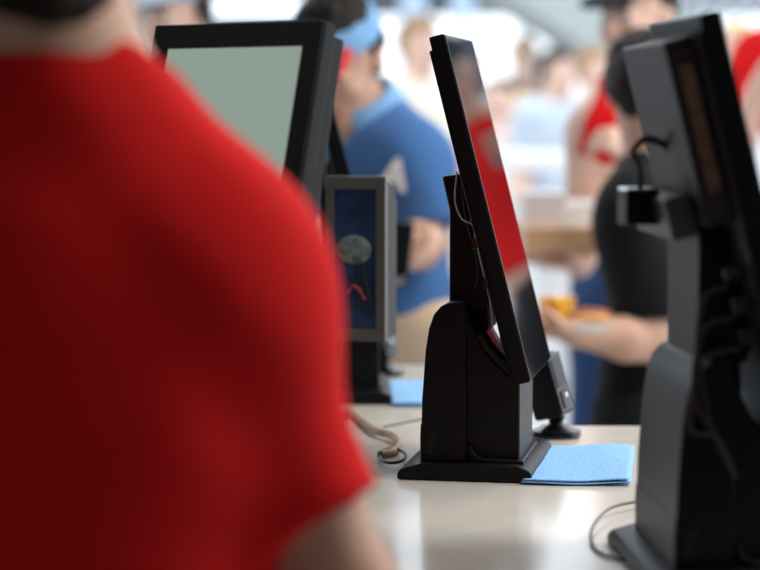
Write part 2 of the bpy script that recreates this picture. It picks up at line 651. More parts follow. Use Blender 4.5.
    # shirt
    if shirt is not None:
        T = Field(lo, hi, h)
        e = .014 * s
        torso(T, e)
        hem = shirt_hem * H
        pe = J['pelvis']
        T.cone(pe, V((pe[0], pe[1], hem - .03)), .140 * s * g + e, .142 * s * g + e, .03, flat=f, fs=1.28)
        for n in 'LR':
            sh, el, wr = J['sh' + n], J['el' + n], J['wr' + n]
            if sleeve > 0:
                if sleeve <= 1:
                    en = sh + (el - sh) * sleeve
                    T.cone(sh - (el - sh) * .02, en, .050 * s * g * arm_r + sleeve_r * .9, (.050 - .012 * sleeve) * s * g * arm_r + sleeve_r, .035, cutb=True)
                else:
                    T.cone(sh, el, .050 * s * g * arm_r + sleeve_r * .8, .040 * s * g + sleeve_r * .8, .035)
                    T.cone(el, el + (wr - el) * (sleeve - 1), .042 * s + sleeve_r * .8, .03 * s + sleeve_r * .8, .02, cutb=True)
        if folds: T.wobble(folds, 38, len(label))
        T.cut((0, 0, hem), (0, 0, -1))
        # keep clothes on the trunk side of the chin
        T.cut(J['neck'] + up * (.045 - neck_open + nape) * s, up + f * (.35 + 4 * neck_open) - l * neck_tilt)
        if vneck: T.cone(J['neck'] + f * .05 * s + up * .06 * s, J['neck'] + f * .12 * s - up * vneck * s, .045 * s, .012 * s, .004, mode='sub')
        if tank:
            for n in 'LR': T.ell(J['sh' + n] + l * (.03 if n == 'L' else -.03) * s + up * .01, (l, f, up), (.075 * s, .11 * s, .105 * s), .004, mode='sub')
        so = T.mesh('shirt', shirt, root)
        if collar is not None:
            T = Field(zoom_lo - V((0, 0, .1)), zoom_hi, max(h * .7, .004))
            c0 = J['neck'] + up * .01 * s
            ax = unit(hc - J['neck'])
            T.cone(c0 + ax * .005, c0 + ax * .062 * s, .094 * s, .076 * s, 0, cuta=True, cutb=True)
            T.cone(c0 - ax * .03, c0 + ax * .09 * s, .080 * s, .062 * s, .003, mode='sub')
            T.cone(c0 + f * .10 * s - up * .02, c0 + f * .02 * s + up * .05, .022 * s, .012 * s, .006, mode='sub')
            co = T.mesh('collar', collar, so)
            co.matrix_parent_inverse = Matrix()
    if pants is not None:
        T = Field(lo, hi, h)
        e = .012 * s
        T.cone(J['waist'] - up * .05 * s, J['pelvis'], .118 * s * g + e, .140 * s * g + e, .03, flat=f, fs=1.3)
        for n in 'LR':
            hip, kn, an = J['hip' + n], J['kn' + n], J['an' + n]
            T.cone(hip, kn, .083 * s * g + e, .060 * s * g + e, .03, cutb=(pant_len < .6))
            if pant_len >= .6:
                T.cone(kn, an + up * .02 * s, .060 * s * g + e, .046 * s + e, .02, cutb=True)
        if folds: T.wobble(folds, 36, 11)
        T.cut((0, 0, waist * H), (0, 0, 1))
        T.mesh('trousers' if pant_len >= .6 else 'shorts', pants, root)
    if shoes is not None:
        for n in 'LR':
            an = J['an' + n]
            T = Field(an - .25, an + .25, .008)
            T.cone(an - f * .04 * s - up * .03 * s, an + f * .15 * s - up * .035 * s, .046 * s, .040 * s, .02)
            T.cone(an - up * .03 * s, an + up * .035 * s, .046 * s, .047 * s, .02, cutb=True)
            T.cut((0, 0, 0.002), (0, 0, -1))
            T.mesh('shoe', shoes, root)
    return root


def G(px, py, z):
    """photo position -> point on the level plane at height z"""
    a = (px - 380.0) / F_PX
    b = -(py - 285.0) / F_PX
    dy = math.cos(PITCH) + b * math.sin(PITCH)
    dz = -math.sin(PITCH) + b * math.cos(PITCH)
    t = (z - HC) / dz
    return Vector((a * t, dy * t, z))


# ------------------------------------------------------------------ light
w = bpy.data.worlds.new('daylight')
SC.world = w
w.use_nodes = True
wn = w.node_tree
bg = wn.nodes['Background']
tc = wn.nodes.new('ShaderNodeTexCoord')
sp = wn.nodes.new('ShaderNodeSeparateXYZ')
wn.links.new(tc.outputs['Generated'], sp.inputs[0])
rp = wn.nodes.new('ShaderNodeValToRGB')
e = rp.color_ramp.elements
e[0].position, e[0].color = 0.42, (0.62, 0.60, 0.57, 1)
e[1].position, e[1].color = 0.56, (0.86, 0.93, 1.0, 1)
mr = wn.nodes.new('ShaderNodeMapRange')
mr.inputs['From Min'].default_value = -1
wn.links.new(sp.outputs['Z'], mr.inputs['Value'])
wn.links.new(mr.outputs['Result'], rp.inputs['Fac'])
wn.links.new(rp.outputs['Color'], bg.inputs['Color'])
bg.inputs['Strength'].default_value = 2.6


def area(name, loc, size, power, col=(1, 1, 1), rot=(0, 0, 0)):
    L = bpy.data.lights.new(name, 'AREA')
    L.shape = 'RECTANGLE'
    L.size, L.size_y = size
    L.energy = power
    L.color = col
    o = bpy.data.objects.new(name, L)
    o.location = loc
    o.rotation_euler = rot
    COL.objects.link(o)
    return o


area('added_overhead_light', (1.3, 3.6, 2.98), (1.2, 0.6), 30, (1, 0.93, 0.85))  # unseen lamp, added for weak light from overhead
area('added_overhead_light', (1.5, 1.7, 2.98), (1.2, 0.6), 50, (1, 0.93, 0.85))  # unseen lamp, added to brighten the red shoulder and warm the counter

SC.view_settings.view_transform = 'Standard'
SC.view_settings.look = 'None'
SC.view_settings.gamma = 1
SC.view_settings.exposure = 0.0

# ------------------------------------------------------------------ setting
FLOOR = mat('pale_concrete', (0.50, 0.50, 0.50), 0.35, noise=(1.2, 0.08))
WALL = mat('grey_paint', (0.16, 0.165, 0.18), 0.7, noise=(2, 0.04))
CEIL = mat('ceiling_paint', (0.7, 0.7, 0.68), 0.8, noise=(2, 0.03))
SLATE = mat('slate_panel', (0.055, 0.07, 0.09), 0.6, noise=(3, 0.08))
PILLAR = mat('pale_blue_steel', (0.42, 0.55, 0.72), 0.45, noise=(4, 0.05))
WHITE = mat('white_laminate', (0.85, 0.86, 0.87), 0.4, noise=(3, 0.02))
STAIR = mat('grey_plaster', (0.36, 0.41, 0.41), 0.7, noise=(3, 0.04))
RAIL = mat('white_rail', (0.75, 0.82, 0.88), 0.4, noise=(5, 0.03))
CAB = mat('cabinet_laminate', (0.30, 0.29, 0.28), 0.5, noise=(4, 0.05))


def pane_mat():
    m = bpy.data.materials.new('window_glass')
    m.use_nodes = True
    nt = m.node_tree
    for n in list(nt.nodes):
        if n.type != 'OUTPUT_MATERIAL': nt.nodes.remove(n)
    out = [n for n in nt.nodes if n.type == 'OUTPUT_MATERIAL'][0]
    t = nt.nodes.new('ShaderNodeBsdfTransparent')
    t.inputs[0].default_value = (0.97, 0.985, 1, 1)
    g = nt.nodes.new('ShaderNodeBsdfGlossy')
    g.inputs['Roughness'].default_value = 0.02
    fr = nt.nodes.new('ShaderNodeFresnel')
    fr.inputs['IOR'].default_value = 1.45
    mx = nt.nodes.new('ShaderNodeMixShader')
    nt.links.new(fr.outputs[0], mx.inputs[0])
    nt.links.new(t.outputs[0], mx.inputs[1])
    nt.links.new(g.outputs[0], mx.inputs[2])
    nt.links.new(mx.outputs[0], out.inputs[0])
    return m


PANE = pane_mat()


def sbox(name, lo, hi, m, bev=0.0, kind='structure', parent=None):
    bm = bmesh.new()
    c = [(a + b) / 2 for a, b in zip(lo, hi)]
    s = [b - a for a, b in zip(lo, hi)]
    box(bm, c, s, bev=bev)
    o = obj(name, bm, m, parent)
    if kind: o['kind'] = kind
    return o


YB = 17.0
sbox('floor', (-9, -3.2, -0.1), (9, 30, 0), FLOOR)
sbox('ceiling', (-5, -3.2, 3.0), (2.8, 5.2, 3.15), CEIL)
sbox('wall_left', (-5.15, -3.2, 0), (-5, 5.2, 3.0), WALL)
sbox('added_blocking_wall', (2.8, -3.35, 0), (2.95, 1.2, 3.15), WALL)  # unseen wall, added to keep fill light off the near side
sbox('wall_behind', (-5.15, -3.35, 0), (2.8, -3.2, 3.15), WALL)
# far facade: slate wall on the left, glazing on the right, slate band above
X = lambda px: (px - 380.0) / F_PX * YB
sbox('wall_back', (-9, YB, 0), (X(322), YB + 0.3, 2.08), SLATE)
sbox('trim_1', (-9, YB - 0.02, 2.08), (9, YB + 0.3, 2.95), SLATE)
posts = [(400, 413), (459, 467), (520, 527), (580, 588), (640, 650), (705, 712), (770, 780), (850, 860), (1000, 1015)]
for i, (a, b) in enumerate(posts):
    sbox('trim_%d' % (i + 2), (X(a), YB - 0.04, 0), (X(b), YB + 0.2, 2.9 if i < 2 else 2.08), PILLAR, 0.01)
edges = [322] + [q for p in posts for q in p] + [1500]
for i in range(0, len(edges), 2):
    sbox('window_%d' % (i // 2 + 1), (X(edges[i]), YB + 0.08, 0.02), (X(edges[i + 1]), YB + 0.09, 2.08), PANE)
for k, px in enumerate((402, 450)):
    sbox('trim_%d' % (k + 20), (X(px), YB - 0.06, 2.08), (X(px + 24), YB, 2.95), PILLAR)

# staircase
st = thing('staircase', 'grey sloping staircase with pale railing rising at the back of the hall', 'staircase', (2.2, 12, 0))
D = 12.0
sl = -0.637
x0, z0 = 0.909, 1.848
bm = bmesh.new()
xa, xb = -1.2, 3.72
prof = [(xa - 2.2, z0 + sl * (xa - x0)), (xb - 2.2, z0 + sl * (xb - x0)), (xb + 0.9 - 2.2, z0 + sl * (xb - x0)), (xa - 2.2, z0 + sl * (xa - x0) + 0.6)]
prism(bm, prof, 0, 1.6)
obj('stair_slab', bm, STAIR, st)
for k in range(40):
    bm = bmesh.new()
    x = xa + 0.05 + k * 0.115
    z = z0 + sl * (x - x0) + 0.57
    box(bm, (x - 2.2, 0.05, z + 0.45), (0.03, 0.03, 0.9))
    obj('baluster', bm, RAIL, st)
bm = bmesh.new()
tube(bm, [(xa - 2.2, 0.05, z0 + sl * (xa - x0) + 1.47), (xa + 4.7 - 2.2, 0.05, z0 + sl * (xa + 4.7 - x0) + 1.47)], 0.035, smooth=0)
obj('handrail', bm, RAIL, st)

# lit strip on the far wall
lt = thing('wall_light', 'long white light strip glowing on the dark far wall at upper left', 'light', (X(247), YB - 0.05, 2.1))
bm = bmesh.new()
box(bm, (0, 0, 0.03), (0.94, 0.1, 0.16), bev=0.02)
obj('lamp_housing', bm, WHITE, lt)
bm = bmesh.new()
box(bm, (0, -0.055, 0.03), (0.88, 0.02, 0.12), bev=0.008)
obj('diffuser', bm, mat('lamp_diffuser', (0.9, 0.95, 1), 0.4, emit=(0.85, 0.93, 1), es=1.0), lt)

# white shelf unit with cups beyond the queue
UY = 8.0
U0, U1 = (500 - 380) / F_PX * UY, (612 - 380) / F_PX * UY
un = thing('shelf_unit', 'white shelf station stacked with paper cups behind the tray carrier', 'shelf', ((U0 + U1) / 2, UY, 0))
uw = U1 - U0
bm = bmesh.new()
box(bm, (0, 0, 1.13), (uw + 0.04, 0.5, 0.06), bev=0.008)
obj('top_panel', bm, WHITE, un)
for z in (0.2, 0.55, 0.84):
    bm = bmesh.new()
    box(bm, (0, 0, z), (uw - 0.04, 0.46, 0.025), bev=0.004)
    obj('shelf', bm, WHITE, un)
for sx in (-1, 1):
    bm = bmesh.new()
    box(bm, (sx * (uw / 2 - 0.012), 0, 0.55), (0.024, 0.48, 1.10), bev=0.004)
    obj('side_panel', bm, WHITE, un)
CUP = mat('white_paper', (0.88, 0.88, 0.86), 0.7, noise=(8, 0.02))
cups = [(0.10, 0.8525, 0.045), (0.20, 0.8525, 0.045), (0.30, 0.8525, 0.05), (0.36, 0.5625, 0.045), (0.08, 0.5625, 0.05), (0.22, 0.5625, 0.045), (0.12, 0.2125, 0.05), (0.28, 0.2125, 0.05)]
places = ['leftmost on the upper white shelf', 'second from left on the upper white shelf', 'rightmost on the upper white shelf', 'rightmost on the middle white shelf',
          'leftmost on the middle white shelf', 'in the middle of the middle white shelf', 'left one on the bottom white shelf', 'right one on the bottom white shelf']
for (dx, z, r), lab in zip(cups, places):
    bm = bmesh.new()
    hgt = 0.15 if z > 0.8 else 0.17
    lathe(bm, [(0, 0), (r * .72, 0), (r * .9, hgt * .9), (r, hgt * .9), (r, hgt), (r * .8, hgt), (0, hgt * .96)], n=20)
    o = obj('paper_cup', bm, CUP, loc=(U0 + dx, UY - 0.08, z))
    tag(o, 'stack of white paper cups, ' + lab, 'cup', 'paper cups on the shelf station')

# ------------------------------------------------------------------ counter
ct = thing('counter', 'long cream stone service counter carrying the order terminals', 'counter', (0, 2.2, 0))
OUT = [(-1.7, 1.52), (1.5, 1.52), (1.5, 2.456), (0.125, 2.456), (0.125, 3.06), (-1.7, 3.06)]


def slab(pts, z0, z1, bev=0.0, off=(0, 0)):
    bm = bmesh.new()
    a = [bm.verts.new((x - off[0], y - off[1], z0)) for x, y in pts]
    b = [bm.verts.new((x - off[0], y - off[1], z1)) for x, y in pts]
    bm.faces.new(a[::-1]); bm.faces.new(b)
    n = len(pts)
    for i in range(n):
        j = (i + 1) % n
        bm.faces.new((a[i], a[j], b[j], b[i]))
    if bev:
        es = [e for e in bm.edges if abs(e.verts[0].co.z - e.verts[1].co.z) < 1e-6]
        bmesh.ops.bevel(bm, geom=es, offset=bev, segments=3, profile=0.5, affect='EDGES')
    return bm


obj('countertop', slab(OUT, ZT - 0.04, ZT, 0.004, (0, 2.2)), QUARTZ, ct)
INN = [(-1.66, 1.60), (1.46, 1.60), (1.46, 2.40), (0.07, 2.40), (0.07, 3.0), (-1.66, 3.0)]
obj('base_cabinet', slab(INN, 0.0, ZT - 0.04, 0, (0, 2.2)), CAB, ct)

# ------------------------------------------------------------------ order terminals
TILT = math.radians(14.3)


def arcprof(pts):
    return [(x / 1000.0, z / 1000.0) for x, z in pts]


def make_terminal(label, loc, rz, screen=None, bulky=False, tilt=TILT, lift=0.0, group='order terminals on the counter'):
    t = thing('point_of_sale_terminal', label, 'terminal', loc, rz, group)
    # base plate: low slab whose top slopes up towards the stand
    bm = bmesh.new()
    prism(bm, arcprof([(-67, 0.5), (68, 0.5), (69, 9), (66, 13), (55, 17), (-44, 17), (-64, 11), (-67, 7)]), -0.1, 0.1, 0.0035)
    plate = obj('base_plate', bm, BLACK, t)
    for sx in (-0.05, 0.05):
        for sy in (-0.08, 0.08):
            bm = bmesh.new()
            lathe(bm, [(0, 0), (.006, 0), (.006, .002), (0, .002)], (sx, sy, 0), 12)
            obj('rubber_foot', bm, RUBBER, plate)
    # stand: recessed body with scooped front, proud rear cover
    scoop = [(0, 176), (3, 160), (9, 146), (18, 131), (29, 118), (42, 106), (54, 98)]
    back = [(-44.5, 16), (-45, 40), (-44, 80), (-40.5, 130), (-37, 152), (-32, 166), (-25, 174), (-16, 178)]
    bm = bmesh.new()
    prism(bm, arcprof([(54, 12), (-42, 12)] + [(x + 1.5, z - 1.5) for x, z in back] + scoop), -0.076, 0.045, 0.003)
    obj('stand', bm, BLACK, t)
    bm = bmesh.new()
    prism(bm, arcprof([(0, 14)] + back + [(-2, 178), (0, 176)]), -0.084, 0.084, 0.0055, 4)
    cover = obj('stand_cover', bm, BLACK, t)
    bm = bmesh.new()
    prism(bm, arcprof([(-28, 12), (-46, 12), (-46.2, 40), (-45.6, 56), (-28, 56)]), -0.0848, 0.0848, 0.003, 3)
    obj('foot_cover', bm, BLACK, t)
    bm = bmesh.new()
    prism(bm, arcprof([(2, 34), (4, 22), (10, 16), (16, 14), (58, 14), (59, 20), (54, 20), (18, 21), (10, 25), (6, 34)]), -0.083, 0.05, 0.002)
    obj('skirt', bm, BLACK, t)
    for k in range(4):
        x, z = -40 + k * 1.2, 25 + k * 5
        for sy in (-1,):
            bm = bmesh.new()
            prism(bm, arcprof([(x, z), (x + 6, z + 3), (x + 6, z + 4.6), (x, z + 1.6)]), sy * 0.0852 - 0.0006, sy * 0.0852 + 0.0006)
            obj('vent_slot', bm, RUBBER, cover)
    # hinge band lining the scoop
    sc2 = [(x + 2.5, z + 2.5) for x, z in scoop]
    bm = bmesh.new()
    prism(bm, arcprof(scoop[1:] + sc2[:0:-1]), -0.03, 0.0, 0.001)
    obj('hinge_band', bm, BLACK_SMOOTH, t)
    bm = bmesh.new()
    prism(bm, arcprof([(4, 158), (10, 146), (16, 144), (17, 150), (15, 170), (6, 172)]), -0.036, 0.036, 0.002)
    obj('hinge_block', bm, BLACK, t)
    # lifting post
    L = lift * 1000
    bm = bmesh.new()
    prism(bm, arcprof([(-22, 150), (0, 150), (3, 168), (17, 172), (23, 186), (3, 262 + L), (-8, 306 + L), (-30, 303 + L), (-22, 268 + L)]), -0.048, 0.075 if bulky else 0.046, 0.003)
    obj('lift_post', bm, BLACK, t)
    bm = bmesh.new()
    box(bm, (-0.038 if bulky else -0.012, 0.018 if bulky else 0.01, (0.287 if bulky else 0.28) + lift), (0.022 if bulky else 0.018, 0.150 if bulky else 0.11, 0.034), Matrix.Rotation(-tilt, 4, 'Y'), bev=0.003)
    obj('mount_bracket', bm, mat('bracket_grey', (0.035, 0.038, 0.042), 0.45, noise=(30, .08)) if bulky else BLACK, t)
    # monitor
    n = Vector((math.cos(tilt), 0, math.sin(tilt)))
    u = Vector((-math.sin(tilt), 0, math.cos(tilt)))
    M = Matrix(((n.x, 0, u.x, 0.067), (0, 1, 0, 0), (n.z, 0, u.z, 0.102 + lift), (0, 0, 0, 1)))
    hh = 0.354

    def mon(name, parts, m, parent=t, bev=0.0015, seg=2):
        bm = bmesh.new()
        for c, s in parts: box(bm, c, s, bev=bev, seg=seg)
        bmesh.ops.transform(bm, matrix=M, verts=bm.verts)
        return obj(name, bm, m, parent)
    bz = mon('bezel', [((-0.00775, 0, hh / 2), (0.0155, 0.2, hh))], BLACK)
    mon('housing', [((-0.0165, 0, hh / 2 - 0.006), (0.0042, 0.1985, hh - 0.014))], BLACK)
    if screen is None:
        mon('screen', [((0.0003, 0, hh / 2), (0.0016, 0.197, hh - 0.003))], GLASS_BLK, bev=0.0005)
    else:
        for q in (((0.0003, 0, hh - 0.0115), (0.002, 0.197, 0.023)), ((0.0003, 0, 0.015), (0.002, 0.197, 0.03)), ((0.0003, -0.0885, hh / 2 + .0035), (0.002, 0.020, hh - 0.053)), ((0.0003, 0.0885, hh / 2 + .0035), (0.002, 0.020, hh - 0.053))):
            mon('frame_bar', [q], BLACK_SMOOTH, bz, bev=0.0004)
        mon('screen', [((0.0001, 0, hh / 2 + 0.005), (0.0012, 0.172, hh - 0.045))], screen, bev=0.0003)
    if screen is not None:
        mon('back_cover', [((-0.0265, 0, hh / 2), (0.017, 0.192, hh - 0.016))], BLACK)
    for q in (((-0.0205, -0.05, 0.205), (0.006, 0.03, 0.03)), ((-0.0205, -0.06, 0.165), (0.006, 0.02, 0.014)), ((-0.0195, -0.06, 0.105), (0.006, 0.02, 0.05))):
        mon('port_cover', [q], RUBBER)
    if bulky:
        mon('back_cover', [((-0.0315, 0.006, 0.268), (0.024, 0.180, 0.146))], GREY_PL, bev=0.003, seg=3)
        mon('rear_panel', [((-0.0205, 0, hh / 2), (0.002, 0.188, hh - 0.02))], GREY_PL)
        vp = mon('vent_panel', [((-0.0312, -0.0845, 0.266), (0.017, 0.002, 0.132))], RUBBER)
        mon('vent_grille', [((-0.0312, -0.0858, 0.27), (0.010, 0.002, 0.10))], VENT, vp, bev=0.0004)
        mon('edge_strip', [((-0.0195, -0.097, 0.25), (0.003, 0.005, 0.18))], GREY_PL)
        for q in (((-0.03, -0.075, 0.13), (0.014, 0.008, 0.012)), ((-0.03, -0.075, 0.105), (0.014, 0.008, 0.012)), ((-0.03, -0.07, 0.155), (0.014, 0.01, 0.01))):
            mon('port_plug', [q], RUBBER)
        for k in range(3):
            bm = bmesh.new()
            z = 0.235 - 0.024 * k
            tube(bm, [(-0.006 + .005 * k, -0.078, z), (-0.026, -0.084, z - 0.01), (-0.03 - .003 * k, -0.088, z - 0.06), (-0.016, -0.086 - .003 * k, 0.12), (0.0, -0.088, 0.088)], 0.0022)
            obj('cable', bm, RUBBER, t)
    else:
        for pts, r in (([(-13, -56, 308), (-15, -57, 280), (-8, -57, 261), (3, -56, 254), (7, -57, 236), (14, -56, 206), (21, -58, 178), (24, -58, 150)], .0009),
                       ([(-9, -53, 296), (-4, -55, 262), (4, -56, 232), (9, -56, 208), (6, -55, 190)], .0013),
                       ([(8, -55, 240), (16, -60, 215), (20, -62, 192), (28, -60, 165), (36, -62, 130)], .0016)):
            bm = bmesh.new()
            tube(bm, [(x / 1000, y / 1000, z / 1000) for x, y, z in pts], r)
            obj('cable', bm, mat('pale_wire', (.5, .5, .5), .4, noise=(90, .1)) if r < .001 else RUBBER, t)
        for x, z, s_ in ((6, 236, 9), (18, 196, 10)):
            bm = bmesh.new()
            box(bm, (x / 1000, -0.054, z / 1000), (s_ / 1000, 0.008, 0.012), bev=0.0015)
            obj('cable_clip', bm, BLACK_SMOOTH, t)
    return t


make_terminal('black slanted touchscreen terminal in sharp focus at the middle of the counter', (0.1005, 2.182, ZT), -math.radians(10.3))
make_terminal('large black terminal seen from behind at the right edge, cables at its back', (0.268, 1.694, ZT), math.radians(3.6), bulky=True)
tl = make_terminal('black monitor with pale grey-green lit screen behind the red-shirted shoulder', (-0.14, 1.90, ZT), PI + math.radians(54), screen=LIT_SCREEN, lift=0.003)
make_terminal('blurred slim terminal, dark edge only, behind the lit monitor', (-0.056, 2.735, ZT), math.radians(1.0), tilt=math.radians(15))

# small card reader box on the right terminal's bracket with its coiled lead
rd = thing('card_reader', 'small black square reader box with a coiled lead beside the right terminal', 'card reader', P(638, 207, 1.69))
bm = bmesh.new()
box(bm, (0, 0, 0), (0.028, 0.022, 0.028), Matrix.Rotation(math.radians(14), 4, 'Z'), bev=0.0012)
obj('reader_body', bm, BLACK, rd)
bm = bmesh.new()
box(bm, (0, 0, 0.0142), (0.027, 0.021, 0.003), Matrix.Rotation(math.radians(14), 4, 'Z'), bev=0.001)
obj('silver_rim', bm, METAL, rd)
bm = bmesh.new()
box(bm, (0.025, 0.004, 0.002), (0.03, 0.01, 0.012), bev=0.001)
obj('mount_arm', bm, GREY_PL, rd)
bm = bmesh.new()
tube(bm, [(0.002, 0, 0.012), (0.001, 0, 0.032), (-0.004, 0, 0.045), (0.004, 0, 0.054), (0.016, 0, 0.052), (0.026, 0, 0.046), (0.038, 0, 0.044)], 0.0022)
cb = obj('lead', bm, RUBBER, rd)
bm = bmesh.new()
cl = catmull([(-0.004, 0, 0.045), (0.004, 0, 0.054), (0.016, 0, 0.052), (0.026, 0, 0.046)], 40)
hel = []
for i, p in enumerate(cl):
    a = i * 1.0
    hel.append(p + Vector((0, math.cos(a), math.sin(a))) * 0.0026)
tube(bm, hel, 0.0011, 6, 0)
obj('coil', bm, RUBBER, rd)

# customer display in front of the rear terminal
dp = thing('customer_display', 'grey-framed glass customer display on a stem between terminal and blue polo', 'display', (-0.030, 2.46, ZT), -math.radians(15))
bm = bmesh.new()
box(bm, (-0.044, 0.015, 0.005), (0.05, 0.06, 0.010), bev=0.004)
obj('base_plate', bm, BLACK, dp)
bm = bmesh.new()
tube(bm, [(-0.036, 0.020, 0.008), (-0.034, 0.020, 0.06), (-.024, 0.022, 0.112)], 0.007, 12)
obj('stem', bm, BLACK, dp)
bm = bmesh.new()
prism(bm, [(-.004, .102), (.044, .104), (.046, .262), (.030, .282), (-.004, .292)], -.032, .040, .003, 3, Matrix(((0, 1, 0, 0), (1, 0, 0, 0), (0, 0, 1, 0), (0, 0, 0, 1))))
obj('display_body', bm, BLACK, dp)
FR = mat('taupe_frame', (0.10, 0.092, 0.085), 0.35, noise=(20, 0.08))
for c, s in (((0.004, -0.006, 0.286), (0.073, 0.008, 0.015)), ((0.004, -0.006, 0.1085), (0.073, 0.008, 0.014)), ((-0.0275, -0.006, 0.198), (0.010, 0.008, 0.165)), ((0.0345, -0.006, 0.198), (0.012, 0.008, 0.165))):
    bm = bmesh.new()
    box(bm, c, s, bev=0.001)
    obj('frame_bar', bm, FR, dp)
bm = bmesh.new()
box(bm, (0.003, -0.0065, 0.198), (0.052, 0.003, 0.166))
gs = obj('display_glass', bm, mat('painted_glass_blue', (0.02, 0.045, 0.11), 0.08, spec=0.6, noise=(26, 0.5)), dp)  # blue mirrored and seen through the glass, put into its colour
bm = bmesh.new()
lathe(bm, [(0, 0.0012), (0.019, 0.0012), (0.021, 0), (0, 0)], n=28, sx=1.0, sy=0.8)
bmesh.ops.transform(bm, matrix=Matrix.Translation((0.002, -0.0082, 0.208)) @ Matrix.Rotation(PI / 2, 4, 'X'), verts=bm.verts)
obj('painted_pale_reflection', bm, mat('reflection_grey_green', (0.17, 0.21, 0.20), 0.4, noise=(110, 0.5)), dp)  # pale bloom of the reflected view, painted as a flat disc
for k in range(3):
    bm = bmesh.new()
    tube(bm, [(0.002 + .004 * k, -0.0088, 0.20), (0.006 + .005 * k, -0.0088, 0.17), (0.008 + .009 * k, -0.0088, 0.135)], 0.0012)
    obj('painted_line_reflection', bm, RUBBER, dp)  # dark stems of the reflected view, painted as thin lines
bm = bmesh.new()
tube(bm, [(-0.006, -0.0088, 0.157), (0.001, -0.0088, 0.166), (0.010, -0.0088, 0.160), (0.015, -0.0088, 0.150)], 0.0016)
obj('painted_red_reflection', bm, mat('reflection_red', (0.45, 0.04, 0.03), 0.4, noise=(60, .1)), dp)  # red bit of the reflected view, painted as a thin arc


def scanner(label, loc, rz, group):
    t = thing('barcode_scanner', label, 'scanner', loc, rz, group)
    bm = bmesh.new()
    lathe(bm, [(0, 0), (0.027, 0), (0.029, 0.003), (0.028, 0.008), (0.018, 0.011), (0.012, 0.014), (0, 0.0145)], n=32, sx=1.0, sy=0.85)
    obj('base', bm, BLACK_SMOOTH, t)
    bm = bmesh.new()
    lathe(bm, [(0, 0.012), (0.010, 0.012), (0.008, 0.018), (0.011, 0.024), (0, 0.025)], n=20)
    obj('swivel_neck', bm, BLACK_SMOOTH, t)
    R = Matrix.Rotation(math.radians(-16), 4, 'Y') @ Matrix.Rotation(math.radians(57), 4, 'Z')
    M = Matrix.Translation((-0.001, 0, 0.021)) @ R

    def pc(name, parts, m, bev):
        bm = bmesh.new()
        for c, s in parts: box(bm, c, s, bev=bev)
        bmesh.ops.transform(bm, matrix=M, verts=bm.verts)
        return obj(name, bm, m, t)
    pc('scanner_body', [((0.0, 0.0, 0.039), (0.033, 0.036, 0.072))], BLACK, 0.004)
    pc('face_frame', [((0.0, -0.0185, 0.040), (0.029, 0.004, 0.068))], BLACK_SMOOTH, 0.0015)
    pc('scan_window', [((0.0, -0.0207, 0.052), (0.022, 0.0016, 0.032))], SCAN_GLASS, 0.0006)
    pc('trigger_button', [((0.0, -0.0207, 0.021), (0.017, 0.003, 0.020))], BLACK_SMOOTH, 0.001)
    pc('indicator', [((0.0, -0.0225, 0.025), (0.005, 0.0012, 0.005))], METAL, 0.0004)
    bm = bmesh.new()
    tube(bm, [(-0.012, 0.008, 0.012), (-0.03, 0.012, 0.004), (-0.06, 0.02, 0.003), (-0.10, 0.03, 0.003)], 0.0018)
    obj('cord', bm, mat('brown_cord', (.16, .07, .045), .5, noise=(90, .1)), t)
    return t


g = G(556, 437, ZT)
scanner('black barcode scanner on a round foot beside the blue wipe', g, 0, 'barcode scanners')
g = G(386, 377, ZT)
scanner('blurred barcode scanner in front of the blue polo shirt', (g.x - 0.003, 2.93, ZT), 0, 'barcode scanners')

# ------------------------------------------------------------------ wipes


def wipe(name, label, corners, folds, seed):
    a, b, c, d = [Vector(q) for q in corners]      # near-left, near-right, far-right, far-left
    N = 26
    bm = bmesh.new()
    rs = random.Random(seed)
    ph = [rs.uniform(0, 6) for _ in range(6)]

    def zz(u, v, k):
        z = 0.0012 + k * 0.0022
        z += 0.0007 * (1 + math.sin(7 * u + ph[0] + 2 * v)) + 0.0006 * (1 + math.sin(11 * v + ph[1] - 3 * u))
        z += 0.0025 * max(0, (u - .6)) ** 1 * (1 - v) * k
        return z
    for k in range(folds):
        grid = []
        for i in range(N + 1):
            row = []
            for j in range(N + 1):
                u, v = i / N, j / N
                p = a * (1 - u) * (1 - v) + b * u * (1 - v) + c * u * v + d * (1 - u) * v
                q = 0.0035 * k
                p = p + Vector((q * (0.5 - u), q * (0.5 - v) - 0.002 * math.sin(5 * u + k), zz(u, v, k)))
                row.append(bm.verts.new(p))
            grid.append(row)
        for i in range(N):
            for j in range(N):
                bm.faces.new((grid[i][j], grid[i + 1][j], grid[i + 1][j + 1], grid[i][j + 1]))
    o = obj(name, bm, TOWEL)
    md = o.modifiers.new('thick', 'SOLIDIFY')
    md.thickness = 0.0009
    md.offset = 1
    return tag(o, label, 'cloth', 'blue cleaning wipes')


wipe('cleaning_cloth', 'folded blue wipe beside the sharp central terminal', [G(521, 485, ZT), G(631, 487, ZT), G(635, 450, ZT), G(547, 450, ZT)], 2, 1)
wipe('cleaning_cloth', 'blurred light blue wipe at the far end beyond the central terminal', [G(391, 407, ZT), G(452, 407, ZT), G(446, 383, ZT), G(387, 384, ZT)], 2, 2)

# ------------------------------------------------------------------ cords on the counter


def cord(label, pts, r, m, cat='cable', name='cable'):
    bm = bmesh.new()
    tube(bm, pts, r, 10)
    return tag(obj(name, bm, m), label, cat)


def on(px, py, dz=0.0, r=0.002):
    q = G(px, py, ZT)
    return (q.x, q.y, ZT + r + dz)


